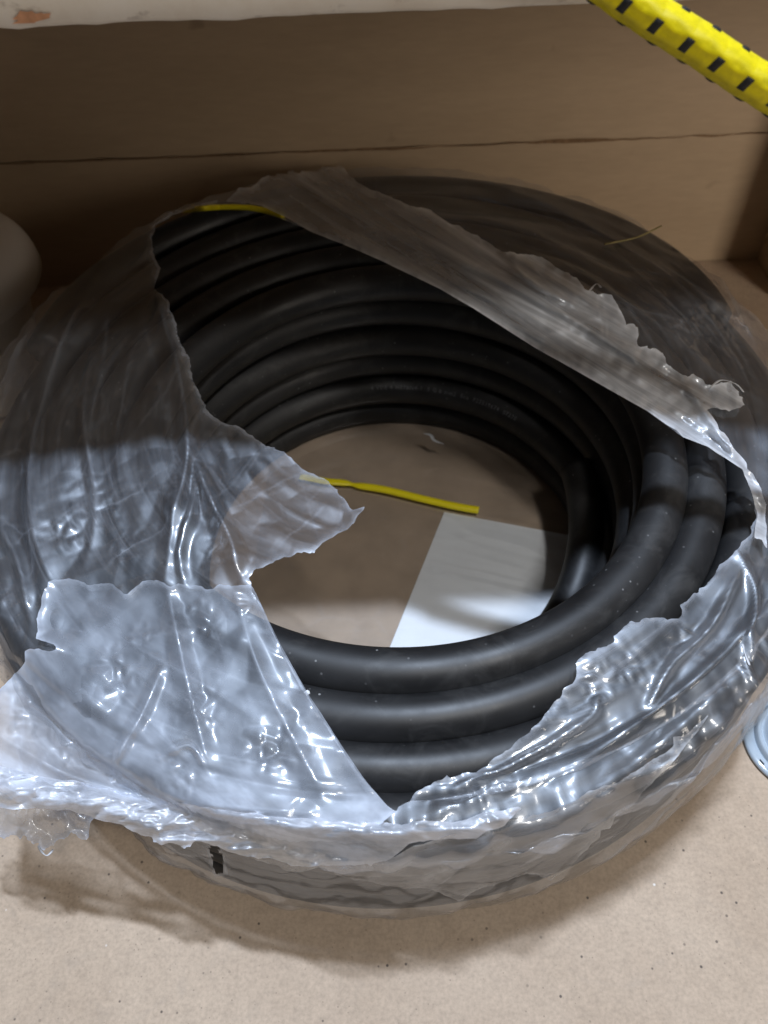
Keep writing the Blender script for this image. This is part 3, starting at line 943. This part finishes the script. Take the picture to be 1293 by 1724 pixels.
# crumpled loose panel at the lower left
PANEL = [(76, 990, 1), (95, 976, .8), (140, 980, .8), (180, 982, 1), (240, 978, 1), (300, 982, 1), (345, 992, 1), (400, 986, 1), (424, 985, .4), (434, 1005, .1), (452, 1045, .05), (472, 1085, .05), (517, 1165, .05), (562, 1235, .05), (612, 1310, .1), (648, 1352, .8), (668, 1366, .8),
         (640, 1388, .5), (560, 1398, .6), (480, 1392, .7), (400, 1386, .7), (320, 1380, .7), (230, 1366, .5), (130, 1345, .4), (40, 1330, .4), (-60, 1300, .4), (-60, 1180, .5), (0, 1160, .6), (28, 1132, .6), (42, 1096, 1), (98, 1092, 1), (60, 1076, 1), (62, 1045, 1)]


def crs_panel(gx, gy):
    a = creases(gx, gy, 81, (0, 980, 660, 1400), 22, (14, 50), .0010)
    b = creases(gx, gy, 82, (0, 1180, 420, 1400), 20, (8, 22), .0009)
    f = folds(gx, gy, PANEL_FOLDS)
    return a[0] + b[0] + f[0], np.maximum.reduce([a[1], b[1], f[1]])


def off_panel(gx, gy, d):
    pm = patches(gx, gy, [(190, 1140, 50), (345, 1045, 42), (470, 1250, 55), (215, 1335, 45), (330, 1190, 40), (60, 1200, 55), (240, 1075, 30), (120, 1260, 50), (300, 1320, 40), (415, 1010, 30)])
    c2, i2 = crumple(gx / 26 + .4 * fbm(gx / 30, gy / 30, 4, 2), gy / 26, 9)
    o = .0055 + .0022 * fbm(gx / 260, gy / 260, 6, 1) + .0022 * (c2 - .3) * pm
    o = o + .003 * np.clip((gy - 1250) / 130, 0, 1) + .002 * np.exp(-d / 12)
    return np.maximum(o, .0035)


flap('crumpled_panel', PANEL, off_panel, M_flap, 3.6, 22, .12, lambda gx, gy, d: .8 + .9 * np.clip((150 - gx) / 130, 0, 1) + .9 * np.clip((gy - 1180) / 200, 0, 1) * np.clip((500 - gx) / 300, .2, 1) + .4 * np.clip(fbm(gx / 60, gy / 60, 19, 3), -1, 1), .6, zmin=.100, zslope=-.00006, crs=crs_panel)

# rolled lip along the front
LIP = [(-60, 1270, .3), (60, 1306, .3), (200, 1332, .3), (330, 1356, .3), (450, 1374, .3), (560, 1384, .3), (640, 1384, .6), (690, 1385, .6), (790, 1378, .5), (880, 1360, .5), (850, 1390, .5), (760, 1412, .5), (690, 1420, .5), (655, 1447, .8), (600, 1456, .6), (520, 1460, .6), (430, 1444, .6), (372, 1428, 1), (330, 1416, 1.2), (292, 1420, 1.4), (272, 1423, 1.2), (258, 1412, .6), (205, 1388, .5), (165, 1380, .5), (60, 1360, .5), (-60, 1340, .5)]


def crs_lip(gx, gy):
    return creases(gx, gy, 86, (0, 1330, 850, 1450), 60, (6, 16), .0016, math.radians(14))


def off_lip(gx, gy, d):
    o = .011 + .0045 * np.clip(d / 16, 0, 1) + .0022 * ridged((gx + gy * .6) / 60, gy / 18, 4, 2) + .002 * fbm(gx / 50, gy / 30, 5, 3)
    return np.maximum(o, .006)


flap('rolled_lip', LIP, off_lip, M_lip, 3.2, 32, .10, lambda gx, gy, d: 1.6 + .5 * np.clip(fbm(gx / 40, gy / 20, 3, 3), -1, 1), .15, zmin=.109, zslope=-.00007, crs=crs_lip)

# ragged corner hanging out at the lower left
CORNER = [(-60, 1325, .3), (60, 1338, .3), (170, 1352, .4), (166, 1372, .8), (152, 1384, 1), (150, 1408, 1), (128, 1404, 1.2), (104, 1412, 1.2), (90, 1424, 1.4), (74, 1432, 1.4), (66, 1418, 1.2), (36, 1422, 1.2), (10, 1408, 1), (-60, 1395, 1)]


def off_corner(gx, gy, d):
    c2, i2 = crumple(gx / 40, gy / 40, 12)
    return .008 + .004 * fbm(gx / 60, gy / 60, 8, 3) + .004 * c2 + .002 * np.exp(-d / 8)


flap('ragged_corner', CORNER, off_corner, M_flap, 3.0, 42, .2, lambda gx, gy, d: .75 + 0 * gx, .9, zmin=.078, zslope=-.00012)

# second layer hanging below the lip and pulled out in points
APRON = [(400, 1432, .4), (520, 1450, .3), (640, 1440, .3), (760, 1405, .3), (880, 1376, .6), (960, 1352, .6), (1040, 1318, .6), (1120, 1268, .6), (1195, 1200, .5), (1150, 1262, .7), (1075, 1345, .8), (1010, 1410, .8), (945, 1470, 1), (926, 1484, 1.2), (905, 1472, .8), (850, 1484, .8), (800, 1500, 1), (772, 1518, 1.2), (750, 1508, .6), (690, 1496, .6), (620, 1484, .8), (575, 1476, .8), (530, 1462, .8), (500, 1470, .8), (470, 1458, .8)]


def crs_apron(gx, gy):
    return creases(gx, gy, 87, (450, 1320, 1180, 1520), 60, (8, 26), .0018, math.radians(-42))


def off_apron(gx, gy, d):
    u, v = rot(gx, gy, math.radians(-25))
    return np.maximum(.006 + .0028 * fbm(u / 130, v / 30, 9, 3) + .002 * ridged(u / 90, v / 26, 10, 2) + .0015 * np.exp(-d / 10), .004)


flap('torn_apron', APRON, off_apron, M_strip, 3.4, 52, .10, lambda gx, gy, d: .4 + .9 * np.clip(fbm(gx / 60, gy / 34, 23, 3), -1, 1.5), math.radians(-25), zmin=.004, crs=crs_apron)

# thin threads of stretched film left along the tear
for pts in (((64, 1424), (72, 1436), (80, 1440), (90, 1430)), ((1196, 652), (1214, 640), (1238, 646), (1252, 660)), ((990, 492), (1004, 478), (1012, 484)), ((1262, 1120), (1254, 1100), (1250, 1084))):
    zz_ = rng.uniform(.005, .009, len(pts))
    pth = smooth_path([drape(np.array([float(x)]), np.array([float(y)]), z_, .06 if y > 1400 else .002)[0] for (x, y), z_ in zip(pts, zz_)], 24)
    tube('film_strand', pth, .00022 * (1 + .5 * np.sin(np.linspace(0, 9, 24))), M_flake, wrap, 6, False, (1.6, .5))

# the loose end goes in after the windings
tube('cable_end', pe, RC * .97, M_cable, coil, 26)

# ------------------------------------------------------------------ things in the hole
kc = unproj(np.array([690.]), np.array([930.]), 0)[0]
ks = [(-.12, .165), (.13, .165), (.13, .42), (-.12, .42)]
kb = bpy.data.meshes.new('kraft_board')
V = [(x, y, .0004) for x, y in ks] + [(x, y, .0018) for x, y in ks]
kb.from_pydata(V, [], [(0, 3, 2, 1), (4, 5, 6, 7), (0, 1, 5, 4), (1, 2, 6, 5), (2, 3, 7, 6), (3, 0, 4, 7)]); kb.update()
tag(link('brown_board', kb, M_kraft, None, False), 'brown board on the floor inside the coil', 'board')

# white sheet
pq = np.array([[748, 862], [985, 906], [1010, 1120], [640, 1130]], float)
nu, nv = 30, 30
uu, vv = np.meshgrid(np.linspace(0, 1, nu), np.linspace(0, 1, nv), indexing='ij')
px = (1 - uu) * (1 - vv) * pq[0, 0] + uu * (1 - vv) * pq[1, 0] + uu * vv * pq[2, 0] + (1 - uu) * vv * pq[3, 0]
py = (1 - uu) * (1 - vv) * pq[0, 1] + uu * (1 - vv) * pq[1, 1] + uu * vv * pq[2, 1] + (1 - uu) * vv * pq[3, 1]
zz = .0024 + .0006 * (fbm(uu * 3, vv * 3, 2, 2) + .8)
Vp = unproj(px, py, zz)
I, J = np.meshgrid(np.arange(nu - 1), np.arange(nv - 1), indexing='ij'); idx = I * nv + J
Fq = np.stack([idx, idx + nv, idx + nv + 1, idx + 1], -1).reshape(-1, 4)
tag(link('paper_sheet', mesh_np('paper_sheet', Vp.reshape(-1, 3), Fq), M_paper), 'white paper sheet lying on the brown board inside the coil', 'paper')

# clear film stretched over the right part of the hole floor
pq = np.array([[470, 660], [1030, 700], [1030, 1160], [400, 1160]], float)
nu, nv = 170, 170
uu, vv = np.meshgrid(np.linspace(0, 1, nu), np.linspace(0, 1, nv), indexing='ij')
px = (1 - uu) * (1 - vv) * pq[0, 0] + uu * (1 - vv) * pq[1, 0] + uu * vv * pq[2, 0] + (1 - uu) * vv * pq[3, 0]
py = (1 - uu) * (1 - vv) * pq[0, 1] + uu * (1 - vv) * pq[1, 1] + uu * vv * pq[2, 1] + (1 - uu) * vv * pq[3, 1]
wr = np.clip((px - 700) / 180, .06, 1) * np.clip(1.4 - np.abs(py - 880) / 220, .3, 1)
zz = .0044 + wr * .0007 * (fbm(px / 160, py / 26 - px / 90, 2, 2)) + wr * .0004 * ridged(px / 120, py / 14 - px / 60, 3, 1)
Vp = unproj(px, py, zz)
I, J = np.meshgrid(np.arange(nu - 1), np.arange(nv - 1), indexing='ij'); idx = I * nv + J
Fq = np.stack([idx, idx + nv, idx + nv + 1, idx + 1], -1).reshape(-1, 4)
o = finish_film('inner_film', Vp.reshape(-1, 3), Fq, np.zeros(px.size), np.ones(px.size), np.stack([px / 4600, py / 4600], -1).reshape(-1, 2), M_clear, wrap)


# yellow tie lying in the hole
pp = [unproj(np.array([x]), np.array([y]), z)[0] for x, y, z in ((505, 802, .006), (548, 810, .007), (580, 813, .006), (606, 818, .006), (650, 825, .0065), (720, 842, .0065), (770, 853, .0065), (806, 859, .0065))]
pth = smooth_path(pp, 80)
s = np.linspace(0, 1, 80)
pinch = 1 - .45 * np.exp(-((s - .36) / .05) ** 2)
flatb = np.where(s < .36, .35 + .3 * np.clip((s - .1) / .3, 0, 1), .35 + .5 * np.clip((s - .3) / .2, 0, 1))
tag(tube('yellow_tie', pth, .00225 * pinch, M_yellow, None, 16, False, (1.15, flatb)), 'bright yellow plastic tie lying on the brown board inside the coil', 'cable tie', 'yellow plastic ties')
# yellow tie caught under the film at the far left
pp = [drape(np.array([float(x)]), np.array([float(y)]), z)[0] for x, y, z in ((300, 358, .003), (330, 352, .0035), (370, 349, .004), (410, 349, .004), (445, 354, .004), (477, 363, .004))]
pth = smooth_path(pp, 60); s = np.linspace(0, 1, 60)
tag(tube('yellow_tie', pth, .0016 + .0006 * s ** 2, M_yellow, None, 14, False, (.7, 1.0)), 'dull yellow plastic tie bound over the far rim under the plastic', 'cable tie', 'yellow plastic ties')

# ------------------------------------------------------------------ yellow bungee cord, near the camera
bc = empty('bungee_cord', tuple(at_depth(1150, 95, .235)), 'yellow ribbed elastic cord with black dashes hanging across the upper corner', 'elastic cord')
A = at_depth(800, -190, .225); B = at_depth(1045, -8, .232); Cc = at_depth(1185, 82, .236); D = at_depth(1293, 152, .24); E_ = at_depth(1600, 330, .25)
axis = smooth_path([A, B, Cc, D, E_], 400)
L = np.concatenate([[0], np.cumsum(np.linalg.norm(np.diff(axis, axis=0), axis=1))])
T = np.gradient(axis, axis=0); T /= np.linalg.norm(T, axis=1)[:, None]
view = (EYE - axis); view -= (view * T).sum(1)[:, None] * T; view /= np.linalg.norm(view, axis=1)[:, None]
side = np.cross(T, view)
seglen = .0103
n = 48; ph = np.linspace(0, 2 * PI, n, endpoint=False)
Rb = .0053
VV = np.zeros((400, n, 3))
for k in range(n):
    lob = 1 + .09 * np.abs(np.cos(2.5 * (ph[k] - .28 + .6283))) - .03
    seg = 1 + .045 * np.abs(np.sin(PI * (L / seglen + .5 * round((ph[k] - .28) / 1.2566)))) ** .7
    VV[:, k] = axis + (view * math.cos(ph[k]) + side * math.sin(ph[k])) * (Rb * lob * seg)[:, None]
i = np.arange(399)[:, None]; j = np.arange(n)[None]; j2 = (j + 1) % n
Fq = np.stack([i * n + j, i * n + j2, (i + 1) * n + j2, (i + 1) * n + j], -1).reshape(-1, 4)
link('cord', mesh_np('cord', VV.reshape(-1, 3), Fq), M_rope, bc)


def dash(l0, length, phi, width):
    """black tracer stitch, a slightly raised patch on the cord"""
    m = 8
    Vd, Fd = [], []
    for a in range(m):
        f = a / (m - 1)
        for b in range(5):
            gq = b / 4
            pa = phi + (f - .5) * width
            ll = l0 + (gq - .5) * length + (f - .5) * -.0007
            ii = int(np.clip(np.searchsorted(L, ll), 0, 399))
            bul = .0004 * (1 - (2 * f - 1) ** 4) * (1 - (2 * gq - 1) ** 4) + .00005
            lob = 1 + .09 * abs(math.cos(2.5 * (pa - .28 + .6283))) - .03; sg = 1 + .03
            r_ = Rb * lob * sg + bul
            Vd.append(axis[ii] + (ll - L[ii]) * T[ii] + (view[ii] * math.cos(pa) + side[ii] * math.sin(pa)) * r_)
    for a in range(m - 1):
        for b in range(4):
            Fd.append((a * 5 + b, a * 5 + b + 1, (a + 1) * 5 + b + 1, (a + 1) * 5 + b))
    me = bpy.data.meshes.new('tracer_dash'); me.from_pydata([tuple(v) for v in Vd], [], Fd); me.update()
    link('tracer_dash', me, M_black, bc)


for q in range(2, int(L[-1] / seglen) - 1):
    dash(q * seglen, .0025, .28, .72)
    dash((q + .18) * seglen, .0030, 1.42, .5)
    dash((q + .55) * seglen, .0030, -1.45, .5)

# ------------------------------------------------------------------ neighbours at the frame's sides
def mat_tub():
    t = NT('cloudy_plastic')
    tc = t.n('ShaderNodeTexCoord')
    n1 = t.n('ShaderNodeTexNoise', i_Scale=20.0, i_Detail=4.0); t.l(tc, n1, 3)
    b = t.n('ShaderNodeBsdfPrincipled', i_Roughness=.3)
    r = t.ramp(n1, [(.3, (.70, .68, .65)), (.7, (.78, .76, .72))]); t.l(r, b, 0, 'Base Color')
    t.l(b, t.out)
    return t.m


M_tub = mat_tub()
TUBX, TUBY = -.292, .458
tb_ = empty('plastic_tub', (TUBX, TUBY, 0), 'cloudy white plastic tub with a curled rim beside the wall', 'tub')
lathe('body', [(.0, .0005), (.044, .0005), (.048, .004), (.054, .04), (.061, .075), (.060, .088), (.056, .096), (.050, .103), (.046, .108), (0, .1095)], (TUBX, TUBY, 0), M_tub, tb_)
# curled rim: a thin lip that flares out and turns down
lip = []
for a in np.linspace(0, 1, 14):
    lip.append((.038 + .036 * math.sin(a * PI / 2 * .97), .1115 + .0015 * math.sin(a * PI) - .026 * a ** 2.6))
lip2 = [(r - .0011, z_ - .0008) for r, z_ in lip[::-1]]
lathe('curled_rim', lip + lip2 + [lip[0]], (TUBX, TUBY, 0), M_tub, tb_)


for rr_, zz_ in ((.049, .1128), (.030, .1118)):
    lathe('lid_ridge', [(rr_ - .0022, zz_ - .0025), (rr_ - .0012, zz_ + .0008), (rr_, zz_ + .0014), (rr_ + .0012, zz_ + .0008), (rr_ + .0022, zz_ - .0025)], (TUBX, TUBY, 0), M_tub, tb_)


def mat_clear():
    t = NT('clear_blue_plastic')
    b = t.n('ShaderNodeBsdfPrincipled', i_Roughness=.12)
    tc = t.n('ShaderNodeTexCoord'); n1 = t.n('ShaderNodeTexNoise', i_Scale=60.0); t.l(tc, n1, 3)
    r = t.ramp(n1, [(.3, (.42, .50, .58)), (.7, (.50, .57, .64))]); t.l(r, b, 0, 'Base Color')
    b.inputs['Transmission Weight'].default_value = .12
    b.inputs['IOR'].default_value = 1.3
    t.l(b, t.out)
    return t.m


M_cup = mat_clear()
cc = unproj(np.array([1340.]), np.array([1252.]), 0)[0]
cup = empty('plastic_cup', (cc[0], cc[1], 0), 'clear blue-grey round plastic cup standing on the floor beside the wrapped coil', 'cup')
lathe('rim_flange', [(.0195, .0004), (.0258, .0004), (.0264, .0012), (.0262, .0026), (.0252, .0032), (.0215, .0034), (.0208, .0028)], (cc[0], cc[1], 0), M_cup, cup)
lathe('dome', [(.0212, .0028), (.0206, .0062), (.0196, .0070), (.0188, .0066), (.0182, .0058), (.0174, .0060), (.0166, .0085), (.0150, .0098), (.008, .0104), (0, .0106)], (cc[0], cc[1], 0), M_cup, cup)
for a in (205, 218, 231, 244):
    r_ = math.radians(a)
    o = box('slot_mark', (-.0014, -.0003, 0), (.0014, .0003, .0004), M_black, None, 0)
    o.location = (cc[0] + .0238 * math.cos(r_), cc[1] + .0238 * math.sin(r_), .0033); o.rotation_euler = (0, 0, r_ + PI / 2)
    o.parent = cup; o.matrix_parent_inverse = Matrix.Translation(-cup.location)

# small white scraps on the windings
pp = [unproj(np.array([x]), np.array([y]), z)[0] for x, y, z in ((712., 723., .0235), (724., 726., .022), (731., 735., .019), (747., 741., .016))]
pp = [q_ + np.array([0, -.0035, 0]) for q_ in pp]
pth = smooth_path(pp, 24); s_ = np.linspace(0, 1, 24)
tag(tube('plastic_scrap', pth, .0012 * np.sin(s_ * PI * .93 + .1), M_flake, None, 8, False, (1.0, .22)), 'small curled white plastic shred on the lowest winding at the far side of the hole', 'scrap')
c_ = unproj(np.array([517.]), np.array([1167.]), .117)[0]
bm = bmesh.new(); bmesh.ops.create_icosphere(bm, subdivisions=2, radius=.0011)
for v in bm.verts: v.co *= 1 + .35 * random.uniform(-1, 1)
me = bpy.data.meshes.new('scrap'); bm.to_mesh(me); bm.free()
o = link('plastic_scrap', me, M_paper, None, False); o.location = tuple(c_)
tag(o, 'tiny white crumb on the cable beside the crumpled panel', 'scrap')

# straw caught on the film at the back
p0 = drape(np.array([1018.]), np.array([411.]), .006)[0]; p1 = drape(np.array([1070.]), np.array([400.]), .008)[0]; p2 = p1 + (p1 - p0) * .8 + np.array([0, 0, .004])
tag(tube('straw', smooth_path([p0, p1, p2], 16), .0005, M_straw, None, 6), 'thin dry straw caught on the plastic near the back wall', 'straw')
